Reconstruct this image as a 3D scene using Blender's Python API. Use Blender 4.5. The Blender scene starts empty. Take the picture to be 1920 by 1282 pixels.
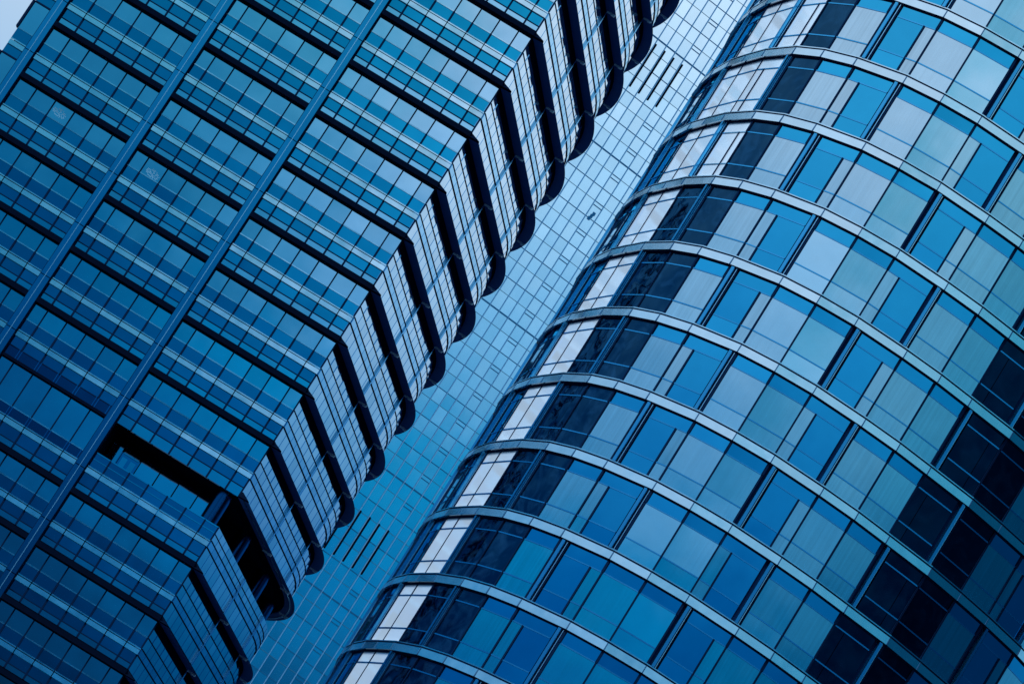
import bpy, math, random
from mathutils import Vector, Matrix
random.seed(7)
S = bpy.context.scene
COL = S.collection

# ------------------------------------------------------------------ camera
CAM_Z = 1.7
F_PX, PITCH, ROLL = 8577.0, math.radians(12.92), math.radians(32.25)
fw = Vector((0, math.cos(PITCH), math.sin(PITCH)))
up0 = Vector((0, -math.sin(PITCH), math.cos(PITCH)))
rt0 = Vector((1, 0, 0))
ex = math.cos(ROLL) * rt0 + math.sin(ROLL) * up0
ey = -math.sin(ROLL) * rt0 + math.cos(ROLL) * up0
cam_d = bpy.data.cameras.new('camera')
cam_d.sensor_width = 36.0
cam_d.lens = 36.0 * F_PX / 1920.0
cam_d.clip_start, cam_d.clip_end = 1.0, 9000.0
cam = bpy.data.objects.new('camera', cam_d)
COL.objects.link(cam)
m = Matrix((ex, ey, -fw)).transposed().to_4x4()
m.translation = Vector((0, 0, CAM_Z))
cam.matrix_world = m
S.camera = cam


def in_frame(x, y, z, pad=60):
    d = Vector((x, y, z - CAM_Z))
    w = d.dot(fw)
    px, py = 960 + F_PX * d.dot(ex) / w, 641 - F_PX * d.dot(ey) / w
    return -pad < px < 1920 + pad and -pad < py < 1282 + pad


# ------------------------------------------------------------------ sky
SUN_EL, SUN_AZ = math.radians(42), math.radians(235)      # azimuth from +Y towards +X
world = bpy.data.worlds.new('World')
S.world = world
world.use_nodes = True
wt = world.node_tree
for n in list(wt.nodes):
    wt.nodes.remove(n)
WN, WL = wt.nodes.new, wt.links.new


def wmath(op, a, b=None, c=None):
    n = WN('ShaderNodeMath'); n.operation = op
    for i, v in enumerate((a, b, c)):
        if v is None: continue
        if isinstance(v, (int, float)): n.inputs[i].default_value = v
        else: WL(v, n.inputs[i])
    return n.outputs[0]


out = WN('ShaderNodeOutputWorld'); bg = WN('ShaderNodeBackground')
WL(bg.outputs[0], out.inputs[0])
sky = WN('ShaderNodeTexSky'); sky.sky_type = 'NISHITA'
sky.sun_disc = False; sky.sun_elevation = SUN_EL; sky.sun_rotation = SUN_AZ
sky.air_density = 1.6; sky.dust_density = 2.0
tc = WN('ShaderNodeTexCoord'); sep = WN('ShaderNodeSeparateXYZ')
WL(tc.outputs['Generated'], sep.inputs[0])
# added ramp shaped for facade reflections: dark blue low down, paler higher up
ramp = WN('ShaderNodeValToRGB'); ramp.color_ramp.interpolation = 'EASE'
cr = ramp.color_ramp
STOPS = [(0.00, (0.0, 0.006, 0.025)), (0.087, (0.0, 0.014, 0.050)), (0.123, (0.0, 0.042, 0.14)), (0.160, (0.0, 0.118, 0.33)),
         (0.190, (0.0, 0.18, 0.42)), (0.221, (0.10, 0.32, 0.59)), (0.262, (0.24, 0.48, 0.75)), (0.312, (0.41, 0.61, 0.84)), (0.48, (0.55, 0.70, 0.86))]
while len(cr.elements) < len(STOPS):
    cr.elements.new(0.5)
for e, (p, c) in zip(cr.elements, STOPS):
    e.position = p * 2; e.color = (*c, 1)
WL(wmath('MULTIPLY', sep.outputs[2], 2.0), ramp.inputs[0])
hlen = wmath('SQRT', wmath('ADD', wmath('MULTIPLY', sep.outputs[0], sep.outputs[0]), wmath('MULTIPLY', sep.outputs[1], sep.outputs[1])))


def lobe(az, half_out, half_in, amount):
    """1 outside the azimuth lobe, `amount` in its middle"""
    a = math.radians(az)
    d = wmath('ADD', wmath('MULTIPLY', sep.outputs[0], math.sin(a)), wmath('MULTIPLY', sep.outputs[1], math.cos(a)))
    d = wmath('DIVIDE', d, hlen)
    mr = WN('ShaderNodeMapRange'); mr.interpolation_type = 'SMOOTHSTEP'
    WL(d, mr.inputs[0])
    mr.inputs[1].default_value = math.cos(math.radians(half_out)); mr.inputs[2].default_value = math.cos(math.radians(half_in))
    mr.inputs[3].default_value = 1.0; mr.inputs[4].default_value = amount
    return mr.outputs[0]


dim = wmath('MULTIPLY', lobe(199, 8.5, 4.5, 0.5), wmath('MULTIPLY', lobe(107, 36, 10, 0.07), lobe(150, 20, 6, 0.75)))
near = lobe(142.5, 3.5, 1.6, 0.0)
dim = wmath('SUBTRACT', 1.0, wmath('MULTIPLY', wmath('SUBTRACT', 1.0, dim), near))
lift = wmath('MULTIPLY', wmath('MULTIPLY', lobe(12, 60, 18, 1.35), lobe(187.3, 4, 1, 1.25)), lobe(142.5, 3.5, 1.6, 1.5))
cn = WN('ShaderNodeTexNoise'); cn.inputs['Scale'].default_value = 9.0; cn.inputs['Detail'].default_value = 4.0
WL(tc.outputs['Generated'], cn.inputs['Vector'])
lift = wmath('MULTIPLY', lift, wmath('MULTIPLY_ADD', cn.outputs['Fac'], 0.36, 0.83))
# added dim lobes shade the reflections and turn bluer; white sky lies ahead
comb = WN('ShaderNodeCombineXYZ')
for ch, ep in ((0, 3.0), (1, 0.9), (2, 0.72)):
    WL(wmath('MULTIPLY', wmath('POWER', dim, ep), lift), comb.inputs[ch])
cl0 = WN('ShaderNodeVectorMath'); cl0.operation = 'MULTIPLY'
WL(ramp.outputs[0], cl0.inputs[0]); WL(comb.outputs[0], cl0.inputs[1])
brk = wmath('SUBTRACT', 1.0, lobe(-1, 42, 8, 0.06))
elv = WN('ShaderNodeMapRange'); elv.interpolation_type = 'SMOOTHSTEP'; WL(sep.outputs[2], elv.inputs[0])
elv.inputs[1].default_value = 0.13; elv.inputs[2].default_value = 0.27
brk = wmath('MULTIPLY', brk, elv.outputs[0])
bm_ = WN('ShaderNodeMix'); bm_.data_type = 'RGBA'; WL(brk, bm_.inputs['Factor']); WL(cl0.outputs[0], bm_.inputs['A'])
bm_.inputs['B'].default_value = (0.56, 0.70, 0.86, 1)
cl = WN('ShaderNodeVectorMath'); cl.operation = 'SCALE'; cl.inputs['Scale'].default_value = 10.0
WL(bm_.outputs['Result'], cl.inputs[0])
mix = WN('ShaderNodeMix'); mix.data_type = 'RGBA'
mix.inputs['Factor'].default_value = 0.97
tint = WN('ShaderNodeVectorMath'); tint.operation = 'MULTIPLY'; tint.inputs[1].default_value = (0.05, 0.4, 1.0)
WL(sky.outputs[0], tint.inputs[0]); WL(tint.outputs[0], mix.inputs['A']); WL(cl.outputs[0], mix.inputs['B'])
WL(mix.outputs['Result'], bg.inputs[0])
bg.inputs[1].default_value = 0.1

sun_d = bpy.data.lights.new('sun', 'SUN'); sun_d.energy = 3.3; sun_d.angle = math.radians(20)
sun_d.color = (0.72, 0.86, 1.0)
sun = bpy.data.objects.new('sun', sun_d); COL.objects.link(sun)
sdir = Vector((math.sin(SUN_AZ) * math.cos(SUN_EL), math.cos(SUN_AZ) * math.cos(SUN_EL), math.sin(SUN_EL)))
sun.rotation_euler = sdir.to_track_quat('Z', 'Y').to_euler()

S.view_settings.view_transform = 'Standard'
S.view_settings.look = 'None'
S.view_settings.exposure = 0.0
S.view_settings.gamma = 1.0
S.render.engine = 'CYCLES'
S.cycles.max_bounces = 6
S.cycles.use_denoising = True

# ------------------------------------------------------------------ materials
MATS = {}


def glass(name, tint, refl, base=(0.0, 0.01, 0.03), rough=0.03, wave=0.006, wscale=0.45, tilt=0.012, var=0.12,
          stripes=0.0, blotch=0.0, grime=0.06):
    """coated facade glass: mirror of the given tint over a dark or curtained room or a painted reflection; gently uneven, every pane a little different"""
    mat = bpy.data.materials.new(name); mat.use_nodes = True
    t = mat.node_tree; t.nodes.clear(); N, L = t.nodes.new, t.links.new
    o = N('ShaderNodeOutputMaterial'); mx = N('ShaderNodeMixShader'); g = N('ShaderNodeBsdfGlossy'); d = N('ShaderNodeBsdfDiffuse')
    L(mx.outputs[0], o.inputs[0]); L(d.outputs[0], mx.inputs[1]); L(g.outputs[0], mx.inputs[2])
    g.inputs['Roughness'].default_value = rough
    geo = N('ShaderNodeNewGeometry'); oi = N('ShaderNodeObjectInfo')
    rnd = N('ShaderNodeMath'); rnd.operation = 'ADD'; L(geo.outputs['Random Per Island'], rnd.inputs[0]); L(oi.outputs['Random'], rnd.inputs[1])
    wn = N('ShaderNodeTexWhiteNoise'); wn.noise_dimensions = '1D'; L(rnd.outputs[0], wn.inputs['W'])
    # uneven normal
    nz = N('ShaderNodeTexNoise'); nz.inputs['Scale'].default_value = wscale; nz.inputs['Detail'].default_value = 2.0
    L(geo.outputs['Position'], nz.inputs['Vector'])

    def vm(op, a, b):
        n = N('ShaderNodeVectorMath'); n.operation = op
        for i, v in enumerate((a, b)):
            if isinstance(v, tuple): n.inputs[i].default_value = v
            else: L(v, n.inputs[i])
        return n.outputs[0]

    def sc(a, k):
        n = N('ShaderNodeVectorMath'); n.operation = 'SCALE'; L(a, n.inputs[0]); n.inputs['Scale'].default_value = k
        return n.outputs[0]
    a = sc(vm('SUBTRACT', nz.outputs['Color'], (0.5, 0.5, 0.5)), wave * 2)
    b = sc(vm('SUBTRACT', wn.outputs['Color'], (0.5, 0.5, 0.5)), tilt)
    nn = vm('ADD', geo.outputs['Normal'], vm('ADD', a, b))
    nv = N('ShaderNodeVectorMath'); nv.operation = 'NORMALIZE'; L(nn, nv.inputs[0])
    L(nv.outputs[0], g.inputs['Normal'])
    # tint with pane to pane variation and faint grime
    gm = N('ShaderNodeTexNoise'); gm.inputs['Scale'].default_value = 1.3; gm.inputs['Detail'].default_value = 6.0
    L(geo.outputs['Position'], gm.inputs['Vector'])
    f1 = N('ShaderNodeMath'); f1.operation = 'MULTIPLY_ADD'; L(wn.outputs['Value'], f1.inputs[0]); f1.inputs[1].default_value = var; f1.inputs[2].default_value = 1 - var * 0.6
    f2 = N('ShaderNodeMath'); f2.operation = 'MULTIPLY_ADD'; L(gm.outputs['Fac'], f2.inputs[0]); f2.inputs[1].default_value = grime * 2; f2.inputs[2].default_value = 1 - grime
    f3 = N('ShaderNodeMath'); f3.operation = 'MULTIPLY'; L(f1.outputs[0], f3.inputs[0]); L(f2.outputs[0], f3.inputs[1])
    cs = N('ShaderNodeVectorMath'); cs.operation = 'SCALE'; cs.inputs[0].default_value = tint; L(f3.outputs[0], cs.inputs['Scale'])
    L(cs.outputs[0], g.inputs['Color'])
    mx.inputs[0].default_value = refl
    d.inputs['Color'].default_value = (*base, 1)
    if stripes > 0:          # folds of a curtain hanging behind the pane
        uv = N('ShaderNodeUVMap'); uv.uv_map = 'run'
        st = N('ShaderNodeVectorMath'); st.operation = 'MULTIPLY'; L(uv.outputs[0], st.inputs[0]); st.inputs[1].default_value = (6.5, 0.12, 1.0)
        of = N('ShaderNodeVectorMath'); of.operation = 'ADD'; L(st.outputs[0], of.inputs[0]); L(wn.outputs['Color'], of.inputs[1])
        wv = N('ShaderNodeTexNoise'); wv.inputs['Scale'].default_value = 1.0; wv.inputs['Detail'].default_value = 2.0
        L(of.outputs[0], wv.inputs['Vector'])
        rr = N('ShaderNodeMapRange'); L(wv.outputs['Fac'], rr.inputs[0]); rr.inputs[3].default_value = 1 - stripes; rr.inputs[4].default_value = 1.0
        c2 = N('ShaderNodeVectorMath'); c2.operation = 'SCALE'; L(cs.outputs[0], c2.inputs[0]); L(rr.outputs[0], c2.inputs['Scale'])
        L(c2.outputs[0], g.inputs['Color'])
        c3 = N('ShaderNodeVectorMath'); c3.operation = 'SCALE'; c3.inputs[0].default_value = base; L(rr.outputs[0], c3.inputs['Scale'])
        L(c3.outputs[0], d.inputs['Color'])
    if blotch > 0:           # broken reflections imitated as blotches in the base colour
        bn = N('ShaderNodeTexNoise'); bn.inputs['Scale'].default_value = 0.75; bn.inputs['Detail'].default_value = 3.0; bn.inputs['Distortion'].default_value = 1.6
        L(geo.outputs['Position'], bn.inputs['Vector'])
        br = N('ShaderNodeValToRGB'); br.color_ramp.elements[0].position = 0.46; br.color_ramp.elements[1].position = 0.72
        br.color_ramp.elements[0].color = (*base, 1); br.color_ramp.elements[1].color = (base[0] + blotch * 0.1, base[1] + blotch * 0.45, base[2] + blotch, 1)
        L(bn.outputs['Fac'], br.inputs[0]); L(br.outputs[0], d.inputs['Color'])
    MATS[name] = mat
    return mat


def solid(name, col, rough=0.6, spec=0.3, noise=0.15, nscale=1.5, metal=0.0):
    mat = bpy.data.materials.new(name); mat.use_nodes = True
    t = mat.node_tree; b = t.nodes['Principled BSDF']; N, L = t.nodes.new, t.links.new
    b.inputs['Roughness'].default_value = rough
    b.inputs['Specular IOR Level'].default_value = 0.0 if max(col) < 0.2 else spec
    b.inputs['Metallic'].default_value = metal
    geo = N('ShaderNodeNewGeometry'); nz = N('ShaderNodeTexNoise'); nz.inputs['Scale'].default_value = nscale; nz.inputs['Detail'].default_value = 5.0
    L(geo.outputs['Position'], nz.inputs['Vector'])
    f = N('ShaderNodeMath'); f.operation = 'MULTIPLY_ADD'; L(nz.outputs['Fac'], f.inputs[0]); f.inputs[1].default_value = noise * 2; f.inputs[2].default_value = 1 - noise
    cs = N('ShaderNodeVectorMath'); cs.operation = 'SCALE'; cs.inputs[0].default_value = col; L(f.outputs[0], cs.inputs['Scale'])
    L(cs.outputs[0], b.inputs['Base Color'])
    MATS[name] = mat
    return mat


g_pane = glass('blue_window_glass', (0.92, 0.97, 1.0), 0.93, base=(0, 0.03, 0.07), tilt=0.007)
g_dark = glass('deep_blue_spandrel_glass', (0.02, 0.50, 0.68), 0.93, base=(0, 0.02, 0.06), tilt=0.008)
g_sky = glass('pale_transom_glass', (0.75, 0.95, 1.0), 0.9, base=(0, 0.04, 0.09), tilt=0.006)
g_ledge = glass('pale_metal_ledge', (1.0, 1.0, 1.0), 0.95, base=(0.0, 0.06, 0.14), rough=0.12, wave=0.014, wscale=1.2, grime=0.12)
g_side = glass('pale_side_glass', (0.97, 0.98, 0.97), 0.96, base=(0.0, 0.1, 0.2), tilt=0.014)
g_side_led = glass('blue_side_ledge', (0.62, 0.86, 0.97), 0.93, base=(0.02, 0.08, 0.18), rough=0.1)
g_curt = glass('curtained_glass', (0.86, 0.97, 1.0), 0.9, base=(0.0, 0.16, 0.34), tilt=0.010, stripes=0.16)
g_curt2 = glass('ribbed_blind_glass', (0.86, 0.97, 1.0), 0.9, base=(0.0, 0.16, 0.34), tilt=0.010, stripes=0.34)
g_plain = glass('pale_plain_glass', (0.86, 0.97, 1.0), 0.93, base=(0.0, 0.14, 0.3), tilt=0.010)
g_open = glass('clear_blue_glass', (0.05, 0.53, 0.80), 0.92, base=(0, 0.02, 0.05), tilt=0.012)
g_top = glass('blue_head_glass', (0.05, 0.55, 0.82), 0.92, base=(0, 0.02, 0.06), tilt=0.006)
g_white = glass('white_screened_glass', (0.95, 0.98, 1.0), 0.42, base=(0.84, 0.92, 1.0), rough=0.06, tilt=0.004, var=0.08)  # bright sky reflection put into the white base colour
g_black = glass('dark_room_glass', (0.10, 0.36, 0.62), 0.20, base=(0, 0.001, 0.006), wave=0.07, wscale=0.7, tilt=0.02, blotch=0.05)  # reflection of a dark building put into the pane colour
g_black2 = glass('black_room_glass', (0.06, 0.3, 0.6), 0.10, base=(0, 0.0006, 0.004), wave=0.05, wscale=0.6, tilt=0.02, blotch=0.012)  # same painted reflection, darker, for the right-hand panes
g_fin = glass('blue_metal_fin', (0.09, 0.50, 0.82), 0.88, base=(0.0, 0.09, 0.2), rough=0.2, tilt=0.0)
g_band = glass('pale_metal_band', (0.88, 0.97, 1.0), 0.94, base=(0.02, 0.12, 0.25), rough=0.14, wave=0.012, wscale=1.5, tilt=0.006, grime=0.12)
g_clad = glass('pale_stone_cladding', (1.0, 0.96, 0.9), 0.88, base=(0.05, 0.16, 0.3), rough=0.05, wave=0.003, tilt=0.006, var=0.1, grime=0.04)
m_line = solid('navy_mullion', (0.004, 0.016, 0.05), 0.5)
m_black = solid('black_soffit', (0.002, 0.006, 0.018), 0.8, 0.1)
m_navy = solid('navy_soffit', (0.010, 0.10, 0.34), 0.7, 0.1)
m_joint = solid('blue_joint', (0.015, 0.10, 0.22), 0.6)
m_pil = glass('blue_metal_pilaster', (0.02, 0.36, 0.56), 0.93, base=(0.0, 0.02, 0.06), rough=0.1, tilt=0.0, wave=0.004)
m_rib = glass('light_metal_rib', (0.6, 0.9, 1.0), 0.85, base=(0.0, 0.2, 0.4), rough=0.25, tilt=0.0)
g_joint = glass('soft_blue_joint', (0.30, 0.58, 0.82), 0.95, base=(0.0, 0.05, 0.12), tilt=0.0)
m_louv = glass('navy_louvre', (0.01, 0.2, 0.34), 0.9, base=(0.0, 0.02, 0.06), tilt=0.0)
m_brk = solid('pale_bracket', (0.75, 0.92, 1.0), 0.4, 0.5)
m_col = glass('dim_column_metal', (0.02, 0.22, 0.42), 0.9, base=(0.0, 0.02, 0.05), rough=0.15, tilt=0.0)
m_spil = glass('blue_side_pilaster', (0.35, 0.72, 0.95), 0.9, base=(0.0, 0.1, 0.2), rough=0.2, tilt=0.0)
m_lamp = bpy.data.materials.new('lit_lamp'); m_lamp.use_nodes = True
_b = m_lamp.node_tree.nodes['Principled BSDF']; _b.inputs['Base Color'].default_value = (0.15, 0.35, 0.5, 1)
_b.inputs['Emission Color'].default_value = (0.3, 0.65, 0.95, 1); _b.inputs['Emission Strength'].default_value = 0.16
m_ground = solid('dark_paving', (0.03, 0.05, 0.08), 0.9, 0.2)
m_core = solid('dark_core', (0.003, 0.01, 0.03), 0.9, 0.1)


# ------------------------------------------------------------------ mesh helpers
class MB:
    def __init__(self):
        self.v, self.f, self.mi, self.run = [], [], [], []

    def prism(self, quad_lo, quad_hi, z0, z1, mi=0, u=None):
        """box with 4 plan points (counter order) at z0 and at z1"""
        b = len(self.v)
        for (x, y) in quad_lo: self.v.append((x, y, z0))
        for (x, y) in quad_hi: self.v.append((x, y, z1))
        u0, u1 = u if u else (0.0, 1.0)
        self.run += [u0, u1, u1, u0] * 2
        for q in ((0, 1, 5, 4), (1, 2, 6, 5), (2, 3, 7, 6), (3, 0, 4, 7), (3, 2, 1, 0), (4, 5, 6, 7)):
            self.f.append(tuple(b + i for i in q)); self.mi.append(mi)

    def build(self, name, mats, parent=None):
        me = bpy.data.meshes.new(name)
        me.from_pydata(self.v, [], self.f)
        for mt in (mats if isinstance(mats, (list, tuple)) else [mats]):
            me.materials.append(mt)
        me.polygons.foreach_set('material_index', self.mi)
        uv = me.uv_layers.new(name='run')
        for lp in me.loops:
            uv.data[lp.index].uv = (self.run[lp.vertex_index], self.v[lp.vertex_index][2])
        me.update()
        import bmesh
        bm = bmesh.new(); bm.from_mesh(me); bmesh.ops.recalc_face_normals(bm, faces=bm.faces); bm.to_mesh(me); bm.free()
        o = bpy.data.objects.new(name, me)
        COL.objects.link(o)
        if parent: o.parent = parent
        return o


def pbox(mb, fn, s0, s1, o0, o1, z0, z1, mi=0, o1b=None, u=None):
    """box along a facade path fn(s, off); o1b = outer offset at the bottom (sloping face)"""
    z0 += CAM_Z; z1 += CAM_Z
    ob = o1 if o1b is None else o1b
    lo = [fn(s0, ob), fn(s1, ob), fn(s1, o0), fn(s0, o0)]
    hi = [fn(s0, o1), fn(s1, o1), fn(s1, o0), fn(s0, o0)]
    mb.prism(lo, hi, z0, z1, mi, u or (s0, s1))


def thing(name, label, cat, loc):
    o = bpy.data.objects.new(name, None); COL.objects.link(o)
    o.location = (0, 0, 0); o.empty_display_size = 5
    o['label'] = label; o['category'] = cat
    return o


# ------------------------------------------------------------------ ground
mb = MB()
mb.prism([(-4000, -4000), (4000, -4000), (4000, 4000), (-4000, 4000)], [(-4000, -4000), (4000, -4000), (4000, 4000), (-4000, 4000)], -0.5, 0.0)
g = mb.build('ground', m_ground); g['kind'] = 'structure'

# ================================================================== stepped office tower (left)
CX, CY = -9.02, 275.0
AL, AB = math.radians(-85.68), math.radians(12.76)
uL = (math.sin(AL), math.cos(AL)); nL = (-uL[1], uL[0])
uB = (math.sin(AB), math.cos(AB)); nB = (uB[1], -uB[0])
S_ARC, R_ARC = 22.0, 29.76


def lw(s, off):                      # left facade: s to the left of the corner, off outward
    return (CX + uL[0] * s + nL[0] * off, CY + uL[1] * s + nL[1] * off)


def bw(s, off):                      # side facade: straight, then bending round
    if s <= S_ARC:
        a, n = s, off
    else:
        ph = (s - S_ARC) / R_ARC
        a, n = S_ARC + (R_ARC + off) * math.sin(ph), -R_ARC + (R_ARC + off) * math.cos(ph)
    return (CX + uB[0] * a + nB[0] * n, CY + uB[1] * a + nB[1] * n)


office = thing('office_tower', 'tall blue glass office tower with black ledge bands, flat front and rounded side wing', 'tower', (CX, CY, 0))
H = 3.849
ZB = [41.05 - H * j for j in (5, 4, 3, 2, 1)] + [41.05] + [46.08 + H * k for k in range(0, 15)]
TERR = 5                              # index of the terrace storey
BAYS = [(0.0, 8.84, [0.98, 2.35, 3.70, 5.05, 6.41, 7.77]),
        (9.47, 17.02, [10.55, 11.94, 13.32, 14.70, 16.08]),
        (17.67, 25.62, [18.75, 20.14, 21.52, 22.90, 24.30]),
        (26.25, 27.45, [])]
PSTEP, SEND = 1.592, 62.0
SIDE_PIL = [12.15, 21.70, 31.25, 40.8]

windows_left, windows_side = [], []   # (key, MB) collected, first 100 in view become parts


def emit(parent, name, items, mat_of, most=100):
    """the most visible become parts of their own, the rest one part of kind stuff"""
    items.sort(key=lambda t: -t[0])
    rest = None
    for i, (key, fill) in enumerate(items):
        if i < most and key > 0:
            q = MB(); fill(q); q.build(name, mat_of, parent)
        else:
            rest = rest or MB(); fill(rest)
    if rest:
        o = rest.build(name, mat_of, parent); o['kind'] = 'stuff'


for fi, zb in enumerate(ZB[:-1]):
    zn = ZB[fi + 1]
    terr = fi == TERR
    # ---- left face, bay by bay
    for bi, (s0, s1, mul) in enumerate(BAYS):
        last = bi == 3
        lo = zb + (0.39 if fi != TERR + 1 or bi == 0 else 0.41)
        z_strip0 = zb
        if fi == TERR + 1: z_strip0 = zb - 0.28            # deeper strip over the terrace
        led0, led1 = (zb + 1.02, zb + 1.45) if not terr else (zb + 1.13, zb + 1.57)
        pane0 = zb + 2.23; pane1 = zn - 0.44
        mech = terr and bi > 0
        if mech: pane0, pane1 = zb + 2.20, zn - 0.46
        # dark spandrel strips
        q = MB()
        edges = [s0] + mul + [s1]
        for a, b in zip(edges[:-1], edges[1:]):
            pbox(q, lw, a, b, -0.3, 0.0, lo, led0)
            if not (terr and bi == 0):
                pbox(q, lw, a, b, -0.3, 0.0, led1, pane0)
        q.build('spandrel_band', g_dark, office)
        # light strip below, above the black canopy
        if not last:
            q = MB()
            for a, b in zip(edges[:-1], edges[1:]):
                if fi == TERR + 1 and bi > 0:
                    continue
                pbox(q, lw, a, b, -0.3, 0.01, z_strip0, lo - 0.05)
            if q.f: q.build('transom_strip', g_sky, office)
        # sloping ledge with a thin upper lip
        q = MB()
        for a, b in zip(edges[:-1], edges[1:]):
            pbox(q, lw, a + 0.03, b - 0.03, -0.2, 0.17, led0, led1 - 0.13, o1b=0.1765)
            pbox(q, lw, a + 0.03, b - 0.03, -0.2, 0.17, led1 - 0.08, led1, o1b=0.171)
        q.build('ledge', g_ledge, office)
        # windows
        top = zn + 0.39 if last else pane1
        if terr and bi == 0:
            pass
        else:
            for a, b in zip(edges[:-1], edges[1:]):
                x, y = lw((a + b) / 2, 0)
                key = 1.0 + (b - a) if in_frame(x, y, (pane0 + top) / 2 + CAM_Z, 0) else 0
                windows_left.append((key, lambda mm, a=a, b=b, z0=pane0, z1=top: pbox(mm, lw, a + 0.02, b - 0.02, -0.3, 0.015, z0, z1)))
        # mullions
        q = MB()
        for i, sx in enumerate(mul):
            pbox(q, lw, sx - 0.055, sx + 0.055, -0.05, 0.075, z_strip0 if not (fi == TERR + 1 and bi > 0) else lo, led0 - 0.01)
            if not (terr and bi == 0):
                if not mech: pbox(q, lw, sx - 0.06, sx + 0.06, -0.05, 0.075, led1 + 0.01, pane0)
                pbox(q, lw, sx - 0.04, sx + 0.04, -0.05, 0.07, pane0, top)
        pbox(q, lw, s0, s1, -0.05, 0.06, lo - 0.055, lo + 0.005)
        if bi == 0:
            pbox(q, lw, 0.0, 0.09, -0.05, 0.08, z_strip0, led0 - 0.01)
            if not terr:
                pbox(q, lw, 0.0, 0.09, -0.05, 0.08, led1 + 0.01, top)
        if last:
            pbox(q, lw, s1, s1 + 0.14, -0.3, 0.2, pane0, top)
            pbox(q, lw, s0, s1, -0.05, 0.1, top - 0.05, top + 0.05)
        q.build('mullion_frame', m_line, office)
        # bright lip under each pane
        q = MB()
        if not (terr and bi == 0):
            pbox(q, lw, s0, s1, -0.05, 0.05, pane0 - 0.035, pane0 + 0.045)
            q.build('window_sill', g_ledge, office)
        if mech:                       # twin light mullions across the plant-room louvres
            q = MB()
            for sx in mul + [s0 + 0.1]:
                for d in (-0.09, 0.09):
                    pbox(q, lw, sx + d - 0.022, sx + d + 0.022, -0.05, 0.1, led1, pane0)
                    pbox(q, lw, sx + d - 0.022, sx + d + 0.022, -0.05, 0.1, zn - 0.26, zn + 0.40)
            q.build('twin_mullion', g_joint, office)
            q = MB(); pbox(q, lw, s0, s1, -0.3, 0.02, zn - 0.27, zn + 0.36)
            pbox(q, lw, s0, s1, -0.3, 0.02, led1 + 0.005, pane0 - 0.04)
            q.build('louvre_strip', m_louv, office)
        # black canopy at the head of this storey
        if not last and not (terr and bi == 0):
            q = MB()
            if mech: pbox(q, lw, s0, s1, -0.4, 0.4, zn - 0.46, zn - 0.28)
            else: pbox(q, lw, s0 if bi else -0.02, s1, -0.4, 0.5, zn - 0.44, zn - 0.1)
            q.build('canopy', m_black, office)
    # ---- side face
    segs = []
    s = 0.0
    n = int(SEND / PSTEP)
    for i in range(n):
        segs.append((i * PSTEP, (i + 1) * PSTEP))
    led0, led1 = (zb + 1.02, zb + 1.45) if not terr else (zb + 1.13, zb + 1.57)
    pane0 = zb + 2.23; pane1 = zn - 0.98
    q = MB(); ql = MB(); qj = q
    for a, b in segs:
        pbox(q, bw, a, b, -0.55, 0.0, zb + 0.0, led0)
        pbox(q, bw, a, b, -0.55, 0.0, led1, pane0 if not terr else zb + 2.53)
        pbox(ql, bw, a, b, -0.4, 0.05, led0 + 0.02, led1 - 0.02)
        pbox(q, bw, a - 0.02, a + 0.02, -0.2, 0.015, zb, led0 - 0.05, 1)
        pbox(q, bw, a - 0.02, a + 0.02, -0.2, 0.015, led1 + 0.06, (pane0 if not terr else zb + 2.53) - 0.035, 1)
        pbox(ql, bw, a - 0.02, a + 0.02, -0.2, 0.06, led0 + 0.03, led1 - 0.04, 1)
    q.build('side_spandrel', [g_side, g_joint], office)
    ql.build('side_ledge', [g_side_led, g_joint], office)
    q = MB()
    for a, b in segs:
        pbox(q, bw, a, b, -0.2, 0.055, led0 - 0.03, led0 + 0.02)
        pbox(q, bw, a, b, -0.2, 0.07, led1 - 0.03, led1 + 0.05)
        if not terr: pbox(q, bw, a, b, -0.2, 0.03, pane0 - 0.03, pane0 + 0.03)
        else:
            pbox(q, bw, a, b, -0.2, 0.03, zb + 2.03, zb + 2.08)
    q.build('side_transom', m_line, office)
    if not terr:
        for i, (a, b) in enumerate(segs):
            def fill(mm, a=a, b=b, z0=pane0, z1=pane1 + 0.35):
                # panes step out like a saw round the bend
                k = min(1.0, max(0.0, (a - 20.5) / 3.0))
                o_in, o_out = -0.03, -0.03
                z0 += CAM_Z; z1 += CAM_Z
                p = [bw(a, o_in), bw(b - 0.02, o_out), bw(b - 0.02, -0.4), bw(a, -0.4)]
                p0 = p
                mm.prism(p0, p, z0, z1, 0, (a, b))
            x, y = bw((a + b) / 2, -0.4)
            windows_side.append(((1.0 if in_frame(x, y, (pane0 + pane1) / 2 + CAM_Z, 0) else 0) * (1.0 if b < 36 else 0) * (300 - y), fill))
        q = MB()
        for a, b in segs:
            pbox(q, bw, a - 0.02, a + 0.02, -0.3, 0.0, pane0 + 0.035, pane1)
        q.build('side_mullion', g_joint, office)
        q = MB()
        for a, b in segs:
            k = min(1.0, max(0.0, (a - 21.5) / 2.0))
            nv = len(q.v)
            pbox(q, bw, a, b, -0.5, -0.005, pane1 - 0.04 * k, zn - 0.3)
            for vi in range(nv, nv + 8):           # saw-toothed lower edge round the bend
                if (vi - nv) in (0, 3) and k > 0:
                    q.v[vi] = (q.v[vi][0], q.v[vi][1], q.v[vi][2] + 0.34 * k)
        q.build('lintel', m_black, office)  # black band standing in for the shaded soffit above recessed panes
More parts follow.
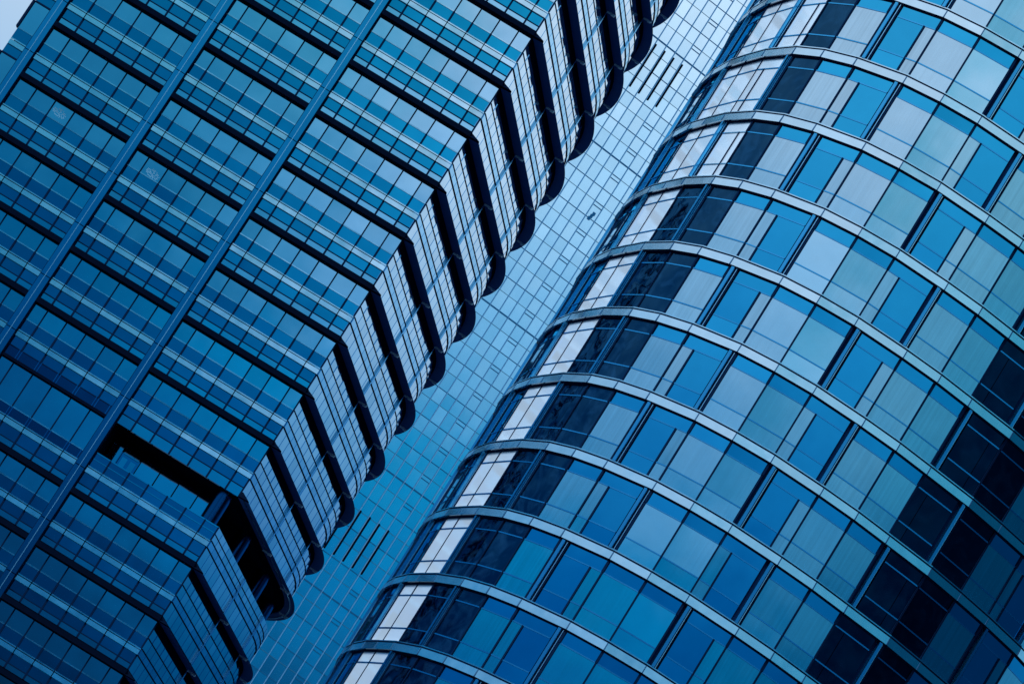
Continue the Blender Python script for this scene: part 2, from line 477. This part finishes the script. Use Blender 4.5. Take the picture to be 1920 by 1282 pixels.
    for sp in SIDE_PIL:
        q = MB()
        pbox(q, bw, sp - 0.11, sp + 0.11, 0.0, 0.10, zb, led0)
        pbox(q, bw, sp - 0.11, sp + 0.11, 0.04, 0.12, led0, led1)
        pbox(q, bw, sp - 0.11, sp + 0.11, -0.1, 0.10, led1, zn - 0.44 if not terr else zb + 2.5)
        q.build('side_pilaster', m_spil, office)
    # canopy round the side: navy outer lip, black inner soffit
    q = MB()
    hb, ht = (zn - 0.44, zn - 0.1) if not terr else (zn - 0.30, zn + 0.1)
    for i, (a, b) in enumerate(segs):
        a2 = a if i else 0.02
        for aa, bb in ((a2, (a2 + b) / 2), ((a2 + b) / 2, b)):
            pbox(q, bw, aa, bb, -0.05, 0.10, hb, ht, 0, o1b=0.74)
            if terr: pbox(q, bw, aa, bb, -0.95, -0.06, hb + 0.10, ht, 1)
    # corner piece joining the front canopy
    c0, c1, c2 = lw(0, 0), lw(0, 0.5), bw(0, 0.74)
    cc = (c1[0] + c2[0] - c0[0], c1[1] + c2[1] - c0[1])
    d1, d2 = lw(0, 0.1), bw(0, 0.1)
    dd = (d1[0] + d2[0] - c0[0], d1[1] + d2[1] - c0[1])
    q.prism([c0, c1, cc, c2], [c0, d1, dd, d2], hb + CAM_Z, ht + CAM_Z, 1)
    can = q.build('side_canopy', [m_navy, m_black], office)
    for sp in SIDE_PIL:
        q = MB()
        pbox(q, bw, sp - 0.07, sp + 0.07, 0.0, 0.70, hb - 0.10, hb + 0.02)
        pbox(q, bw, sp - 0.10, sp + 0.10, 0.42, 0.66, hb - 0.16, hb - 0.10)
        q.build('bracket', m_brk, can)
    if terr:                           # bright gutter line along the edge of the terrace soffit
        q = MB()
        for a, b in segs:
            pbox(q, bw, a, b - 0.05, 0.36, 0.46, hb - 0.05, hb - 0.005)
        q.build('gutter', m_rib, can)

emit(office, 'window', windows_left, g_pane)
emit(office, 'side_window', windows_side, g_side)

# pilasters of the front: two shallow facets and a rib, jointed at every storey
for p0, p1 in ((8.84, 9.47), (17.02, 17.67), (25.62, 26.25)):
    q = MB(); mid = (p0 + p1) / 2
    for fi, zb in enumerate(ZB[:-1]):
        z0, z1 = zb + CAM_Z + 1.25, ZB[fi + 1] + CAM_Z + 1.20
        q.prism([lw(p0, 0.50), lw(mid, 0.56), lw(mid, -0.3), lw(p0, -0.3)], [lw(p0, 0.50), lw(mid, 0.56), lw(mid, -0.3), lw(p0, -0.3)], z0, z1, 0)
        q.prism([lw(mid, 0.56), lw(p1, 0.50), lw(p1, -0.3), lw(mid, -0.3)], [lw(mid, 0.56), lw(p1, 0.50), lw(p1, -0.3), lw(mid, -0.3)], z0, z1, 0)
    pil = q.build('pilaster', m_pil, office)
    q = MB()
    pbox(q, lw, mid - 0.02, mid + 0.02, 0.5, 0.63, ZB[0], ZB[-1])
    q.build('rib', m_rib, pil)
    q = MB()
    pbox(q, lw, p0 - 0.05, p0, -0.1, 0.4, ZB[0], ZB[-1]); pbox(q, lw, p1, p1 + 0.05, -0.1, 0.4, ZB[0], ZB[-1])
    q.build('edge_trim', m_line, pil)

# terrace: glass balustrade, set back wall, door, round columns
zt = ZB[TERR]; zc = ZB[TERR + 1] - 0.28
q = MB()
edges = [0.0] + BAYS[0][2] + [8.84]
for a, b in zip(edges[:-1], edges[1:]):
    pbox(q, lw, a + 0.04, b - 0.04, -0.1, 0.0, zt + 1.57, zt + 2.50)
bal = q.build('balustrade', g_dark, office)
q = MB()
pbox(q, lw, 0, 8.84, -0.1, 0.06, zt + 2.47, zt + 2.55); pbox(q, lw, 0, 8.84, -0.1, 0.05, zt + 2.06, zt + 2.12)
q.build('rail', g_sky, bal)
q = MB()
for sx in [0.04] + BAYS[0][2]:
    pbox(q, lw, sx - 0.05, sx + 0.05, -0.1, 0.075, zt + 1.57, zt + 2.52)
q.build('post', m_line, bal)
q = MB()
xs = [1.30, 2.62, 4.0, 5.36, 6.72]
for a, b in zip(xs[:-1], xs[1:]):
    pbox(q, lw, a + 0.04, b - 0.04, -4.4, -4.0, zt + 1.2, zc - 0.35)
pbox(q, lw, 8.02, 8.75, -4.4, -3.6, zt + 1.2, zc - 0.35)
q.build('terrace_window', g_pane, office)
q = MB(); pbox(q, lw, 6.76, 8.0, -4.5, -4.15, zt + 1.2, zc - 0.3)
door = q.build('door', g_dark, office)
q = MB(); pbox(q, lw, 6.85, 7.92, -4.2, -4.05, zc - 0.75, zc - 0.45)
pbox(q, lw, 6.92, 7.28, -4.2, -4.08, zt + 1.4, zc - 0.95); pbox(q, lw, 7.5, 7.86, -4.2, -4.08, zt + 1.4, zc - 0.95)
q.build('door_pane', g_sky, door)


def column(fn, s, off, r, z0, z1):
    q = MB(); c = fn(s, off)
    b = len(q.v); k = 20
    for z in (z0, z1):
        for i in range(k):
            t = 2 * math.pi * i / k
            q.v.append((c[0] + r * math.cos(t), c[1] + r * math.sin(t), z + CAM_Z)); q.run.append(0.0)
    for i in range(k):
        j = (i + 1) % k
        q.f.append((b + i, b + j, b + k + j, b + k + i)); q.mi.append(0)
    o = q.build('round_column', m_col, office)
    for p in o.data.polygons: p.use_smooth = True


column(lw, 0.95, -1.3, 0.55, zt + 1.5, zc + 0.3)
for sp in (10.6, 20.2, 29.7):
    column(bw, sp, -1.1, 0.55, zt + 1.5, zc + 0.3)


# opaque core behind the glass
def core(inset, z0, z1, name, mat):
    c = (CX - inset * (nL[0] + nB[0]), CY - inset * (nL[1] + nB[1]))
    pts = [c]
    s = max(inset * 1.2, 1.0)
    while s < 70:
        pts.append(bw(s, -inset)); s += 2.0
    pts.append(lw(27.4, -34)); pts.append(lw(27.4, -inset))
    me = bpy.data.meshes.new(name); k = len(pts)
    v = [(x, y, z0) for x, y in pts] + [(x, y, z1) for x, y in pts]
    f = [tuple(range(k))[::-1], tuple(range(k, 2 * k))] + [(i, (i + 1) % k, k + (i + 1) % k, k + i) for i in range(k)]
    me.from_pydata(v, [], f); me.materials.append(mat); me.update()
    o = bpy.data.objects.new(name, me); COL.objects.link(o); o.parent = office
    return o


core(0.95, 0.0, zt + 1.2 + CAM_Z, 'core_wall', m_core)
core(4.45, zt + 1.2 + CAM_Z, zc + 0.02 + CAM_Z, 'terrace_wall', m_core)
core(0.95, zc + 0.02 + CAM_Z, ZB[-1] + CAM_Z + 1.0, 'core_wall', m_core)
q = MB()                               # inner front wall of bays left of the terrace
pbox(q, lw, 8.9, 27.4, -4.5, -0.3, zt + 1.2, zc + 0.3)
q.build('plant_room', m_core, office)
q = MB()                               # ceiling of the terrace
pbox(q, lw, 0.0, 8.9, -4.45, -0.31, zc, zc + 0.35)
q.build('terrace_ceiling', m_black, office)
# lamps behind two front panes, drawn as glowing specks on the glass
for (s, z) in ((22.29, 60.42), (15.33, 60.2)):
    q = MB(); rr = random.Random(3)
    for i in range(-7, 8):
        for j in range(-3, 4):
            if (i / 7.5) ** 2 + (j / 3.4) ** 2 < 1 and rr.random() < 0.72:
                a = s - i * 0.062 - j * 0.02; zz = z + j * 0.075 - i * 0.012
                pbox(q, lw, a - 0.02, a + 0.02, 0.0, 0.022, zz - 0.025, zz + 0.025)
    q.build('lamp_grille', m_lamp, office)

# ================================================================== flat panelled tower (behind)
AK = math.radians(71.27)
uK = (math.sin(AK), math.cos(AK)); nK = (uK[1], -uK[0])


def kw(s, off):
    return (uK[0] * s + nK[0] * off, 420.0 + uK[1] * s + nK[1] * off)


panel = thing('panelled_tower', 'flat pale tower face of small square panels seen in the gap between two glass towers', 'tower', (0, 420, 0))
strong = [141.3, 128.77, 116.81, 98.0, 79.35, 66.5, 47.8, 29.1]
med, faint = [], []
for a, b in zip(strong[:-1], strong[1:]):
    n = max(1, round((a - b) / 3.12)); h = (a - b) / n
    for i in range(n):
        if i: med.append(a - i * h)
        faint.append(a - i * h - h * 0.45)
rows = sorted(strong + med + faint)
cols = [2.3 - 1.1 * i for i in range(0, 40)]           # joints at 0.6, -0.5, -1.6 ...
cols = [2.27] + [1.67 - 1.1 * i for i in range(0, 36)]
q = MB()
for r0, r1 in zip(rows[:-1], rows[1:]):
    for c1, c0 in zip(cols[:-1], cols[1:]):
        pbox(q, kw, c0, c1, -0.3, 0.0, r0, r1)
q.build('cladding', g_clad, panel)
m_edge = solid('blue_joint_line', (0.01, 0.16, 0.36), 0.6)
m_prib = solid('pale_rib', (0.22, 0.50, 0.78), 0.5, 0.2)
for z in strong[1:]:
    q = MB(); pbox(q, kw, cols[-1], 2.25, -0.05, 0.05, z - 0.07, z + 0.07); q.build('floor_joint', m_edge, panel)
for z in med:
    q = MB(); pbox(q, kw, cols[-1], 2.2, -0.05, 0.03, z - 0.04, z + 0.04); q.build('floor_joint', m_edge, panel)
m_faint = solid('faint_joint_line', (0.06, 0.22, 0.36), 0.6)
for z in faint:
    q = MB(); pbox(q, kw, cols[-1], 2.2, -0.05, 0.02, z - 0.025, z + 0.025); q.build('panel_joint', m_faint, panel)
for c in cols[1:22]:
    q = MB()
    pbox(q, kw, c - 0.05, c - 0.015, -0.05, 0.03, 28, 141, 1)
    pbox(q, kw, c - 0.01, c + 0.05, -0.05, 0.06, 28, 141, 0)
    q.build('vertical_rib', [m_prib, m_edge], panel)
for c in (-3.72, -2.60, -1.48, -0.39):
    for z0, z1 in ((123.3, 128.25), (69.94, 74.82)):
        q = MB(); pbox(q, kw, c - 0.10, c + 0.10, -0.05, 0.10, z0, z1)
        q.build('slot', m_black, panel)
q = MB(); pbox(q, kw, -4.84 - 0.10, -4.84 + 0.10, -0.05, 0.10, 69.94, 74.82); q.build('slot', m_black, panel)
for z in [f for f in faint if not (123 < f < 129 or 69.5 < f < 75)]:
    q = MB()
    for dz in (0.0, -0.38):
        pbox(q, kw, -0.44, 0.52, -0.05, 0.045, z + dz - 0.04, z + dz + 0.04)
    q.build('vent', m_edge, panel)
# corner pier and the rest of the block
q = MB(); pbox(q, kw, 2.27, 2.75, -0.5, 0.06, 0, 143); q.build('corner_pier', g_side, panel)
q = MB(); pbox(q, kw, -37, 2.73, -30, -0.31, 0, 143); pbox(q, kw, -37, 2.27, -0.4, -0.02, 0, 29.1)
q.build('core_wall', m_core, panel)
q = MB()
for a in (0, 0.34, 0.68):
    pbox(q, kw, -0.05 - a * 0.3, 0.25 - a * 0.3, -0.05, 0.05, 110.95 - a * 0.9, 111.3 - a * 0.9)
q.build('open_vent', m_edge, panel)

# ================================================================== round glass tower (right)
V = [(3.6, 258.7), (2.35, 255.85), (1.75, 253.6), (1.47, 251.3), (1.37, 248.3), (1.40, 245.9), (1.62, 243.4), (2.10, 240.32), (2.64, 238.1), (3.35, 235.4),
     (4.59, 232.15), (5.87, 230.04), (7.48, 228.3), (10.05, 226.45), (12.13, 225.76), (14.30, 225.47), (17.29, 225.77),
     (19.45, 226.22), (21.48, 226.95), (24.25, 228.0), (26.35, 229.2), (28.35, 230.5), (30.8, 232.4), (32.3, 234.0), (33.6, 235.8),
     (34.9, 238.6), (35.5, 240.7), (35.8, 242.9)]
KIND = 'PRPPRPPRPPRPPRPPRPPRPPRPPRP'
# first vertex pair is P (back), keep the rhythm so that 6-7 (index) is R at az 172
KIND = ''.join('R' if i % 3 == 0 else 'P' for i in range(len(V) - 1))     # 0,3,6,9,... are the wide bays with a fin
FH = 4.217
Z0 = 66.685
tower = thing('curved_tower', 'curved dark blue glass tower with pale floor bands, fins and curtained windows', 'tower', (15, 240, 0))


def facet(i):
    (x0, y0), (x1, y1) = V[i], V[i + 1]
    L = math.hypot(x1 - x0, y1 - y0); t = ((x1 - x0) / L, (y1 - y0) / L); n = (t[1], -t[0])

    def fn(s, off):
        return (x0 + t[0] * s + n[0] * off, y0 + t[1] * s + n[1] * off)
    return fn, L, n


NV = []
for i in range(len(V)):
    ns = [facet(j)[2] for j in (i - 1, i) if 0 <= j < len(V) - 1]
    nx, ny = sum(a[0] for a in ns) / len(ns), sum(a[1] for a in ns) / len(ns)
    l2 = nx * nx + ny * ny
    NV.append((nx / l2, ny / l2))


def vtx(i, off):
    return (V[i][0] + NV[i][0] * off, V[i][1] + NV[i][1] * off)


bays = []
SHOWN_MIN, SHOWN_MAX = 3, 24
for k in range(-10, 5):
    zk = Z0 + FH * k
    # floor band: pale sloping metal, dark line and glass lip above it
    q = MB(); qd = MB(); qj = MB(); qu = MB()
    for i in range(len(V) - 1):
        def quad(o): return [vtx(i, o), vtx(i + 1, o), vtx(i + 1, -0.3), vtx(i, -0.3)]
        q.prism(quad(0.214), quad(0.20), zk - 0.485 + CAM_Z, zk - 0.07 + CAM_Z)
        qd.prism(quad(0.16), quad(0.16), zk - 0.07 + CAM_Z, zk + 0.02 + CAM_Z)
        qu.prism(quad(0.05), quad(0.05), zk - 0.56 + CAM_Z, zk - 0.486 + CAM_Z)
        fn, L, n = facet(i)
        qj.prism([fn(-0.03, 0.245), fn(0.03, 0.245), fn(0.03, 0), fn(-0.03, 0)], [fn(-0.03, 0.215), fn(0.03, 0.215), fn(0.03, 0), fn(-0.03, 0)], zk - 0.483 + CAM_Z, zk - 0.06 + CAM_Z)
    band = q.build('floor_band', g_band, tower)
    qd.build('shadow_gap', m_line, band); qu.build('drip_edge', m_line, band); qj.build('band_joint', m_joint, band)  # shadow_gap is a dark line over the floor band
    q = MB()
    for i in range(len(V) - 1):
        q.prism([vtx(i, 0.2), vtx(i + 1, 0.2), vtx(i + 1, 0.0), vtx(i, 0.0)], [vtx(i, 0.2), vtx(i + 1, 0.2), vtx(i + 1, 0.0), vtx(i, 0.0)], zk + 0.02 + CAM_Z, zk + 0.075 + CAM_Z)
    q.build('glass_lip', g_band, band)
    # windows
    left_type = k % 2 == 0
    for i in range(len(V) - 1):
        fn, L, n = facet(i)
        wide = KIND[i] == 'R'
        a = math.degrees(math.atan2(V[i + 1][0] - V[i][0], V[i + 1][1] - V[i][1]))
        zl, zm, zt2, ze = zk + 0.075, zk + 0.95, zk + 3.0, zk + FH - 0.56
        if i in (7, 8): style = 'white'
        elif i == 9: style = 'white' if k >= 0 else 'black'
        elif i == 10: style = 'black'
        elif i in (18, 19): style = 'void'  # void: dark reflection put into the pane colour
        elif wide: style = 'open'
        elif i in (16, 17, 11): style = 'rib'
        elif i >= 20: style = 'open'
        else: style = 'curt' if (i * 7 + k * 3) % 4 else 'plain'
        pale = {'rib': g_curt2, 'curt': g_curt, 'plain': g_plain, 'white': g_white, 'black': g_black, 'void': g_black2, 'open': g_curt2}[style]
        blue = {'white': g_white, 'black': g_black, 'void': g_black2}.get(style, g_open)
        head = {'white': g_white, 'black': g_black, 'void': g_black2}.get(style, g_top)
        fin0, fin1 = 0.12, 0.44
        parts = []
        # layout: list of (u0, u1, material) for the pane zones
        if wide:
            f = L / 3.05
            if left_type: lay = [(0.60 * f, 2.30 * f, blue), (2.30 * f, L, pale)]
            else: lay = [(0.0, 0.75 * f, pale), (0.75 * f, L - 0.54 * f, blue)]
            hd = (0.60 * f, L) if left_type else (0.0, L - 0.54 * f)
        else:
            lay = [(0.0, L, pale)]; hd = (0.0, L)
        xc, yc = fn(L / 2, 0)
        key = 0
        if SHOWN_MIN <= i <= SHOWN_MAX and in_frame(xc, yc, zk + 2 + CAM_Z, 30):
            vx, vy = -xc, -yc; vl = math.hypot(vx, vy)
            key = max(0.0, (n[0] * vx + n[1] * vy) / vl) * L
        bays.append((key, dict(fn=fn, L=L, lay=lay, hd=hd, head=head, wide=wide, left=left_type, zs=(zl, zm, zt2, ze), white=style == 'white', black=style in ('black', 'void'), fars=i <= 10)))

bays.sort(key=lambda t: -t[0])
restframe = MB(); rest = {}
for bi, (key, B) in enumerate(bays):
    fn, L = B['fn'], B['L']; zl, zm, zt2, ze = B['zs']
    own = bi < 100 and key > 0
    fr = MB() if own else restframe
    # frame: mullion at the bay's start, wider at the head; transoms; inner mullion in wide bays
    for e in (0.0, L):
        hw = 0.022 if B['white'] else 0.045
        pbox(fr, fn, e - hw, e + hw, -0.2, 0.04 if B['white'] else 0.05, zl, zt2)
        pbox(fr, fn, e - hw * 1.5, e + hw * 1.5, -0.2, 0.05 if B['white'] else 0.07, zt2, ze)
    if B['wide'] and not B['black']:
        um = B['lay'][1][0]
        pbox(fr, fn, um - 0.05, um + 0.05, -0.2, 0.045, zl, zt2)
    w = fr.build('window', m_line, tower) if own else None
    tr = MB() if own else None
    trm = g_fin
    groups = {}
    for (u0, u1, mt) in B['lay']:
        for za, zb2, nm in ((zl, zm - 0.03, 'lower_pane'), (zm + 0.03, zt2 - 0.03, 'pane')):
            groups.setdefault((nm, mt.name), []).append((u0 + 0.02, u1 - 0.02, za, zb2))
    groups.setdefault(('head_pane', B['head'].name), []).append((B['hd'][0] + 0.02, B['hd'][1] - 0.02, zt2 + 0.03, ze))
    for (nm, mn), lst in groups.items():
        tgt = MB() if own else rest.setdefault(mn, MB())
        off = 0.0
        for (u0, u1, za, zb2) in lst:
            pbox(tgt, fn, u0, u1, -0.2, off, za, zb2)
        if own: tgt.build(nm, MATS[mn], w)
    t = MB() if own else rest.setdefault('blue_metal_fin', MB())
    for z in (zm, zt2):
        pbox(t, fn, B['hd'][0] + 0.03, B['hd'][1] - 0.03, -0.1, 0.03, z - 0.035, z + 0.035)
    if own: t.build('transom', g_side_led if B['white'] else g_fin, w)
    if B['wide']:
        f = L / 3.05
        t = MB() if own else rest.setdefault('fins', MB())
        b0 = 0.0 if B['left'] else L - 0.56 * f
        def fx(u): return b0 + u * f
        pbox(t, fn, fx(0.0), fx(0.57), -0.35, -0.06, zl, ze, 1)
        pbox(t, fn, fx(0.20), fx(0.37), -0.1, 0.24, zl, ze, 0)
        pbox(t, fn, fx(0.38), fx(0.42), -0.1, 0.05, zl, ze, 1)
        pbox(t, fn, fx(0.435), fx(0.475), -0.1, 0.09, zl, ze, 2)
        pbox(t, fn, fx(0.49), fx(0.54), -0.1, 0.05, zl, ze, 1)
        if own: t.build('fin', [g_fin, m_line, m_rib], w)
if restframe.f:
    o = restframe.build('window', m_line, tower); o['kind'] = 'stuff'
for mn, q in rest.items():
    o = q.build('window_pane' if mn != 'fins' else 'fin', [g_fin, m_line, m_rib] if mn == 'fins' else MATS[mn], tower); o['kind'] = 'stuff'
# opaque core
pts = [(x - NV[i][0] * 0.22, y - NV[i][1] * 0.22) for i, (x, y) in enumerate(V)] + [(34, 262), (8, 265)]
me = bpy.data.meshes.new('core_wall'); kk = len(pts)
zlo, zhi = 0.0, Z0 + FH * 5 + CAM_Z
me.from_pydata([(x, y, zlo) for x, y in pts] + [(x, y, zhi) for x, y in pts], [],
               [tuple(range(kk))[::-1], tuple(range(kk, 2 * kk))] + [(i, (i + 1) % kk, kk + (i + 1) % kk, kk + i) for i in range(kk)])
me.materials.append(m_core)
o = bpy.data.objects.new('core_wall', me); COL.objects.link(o); o.parent = tower
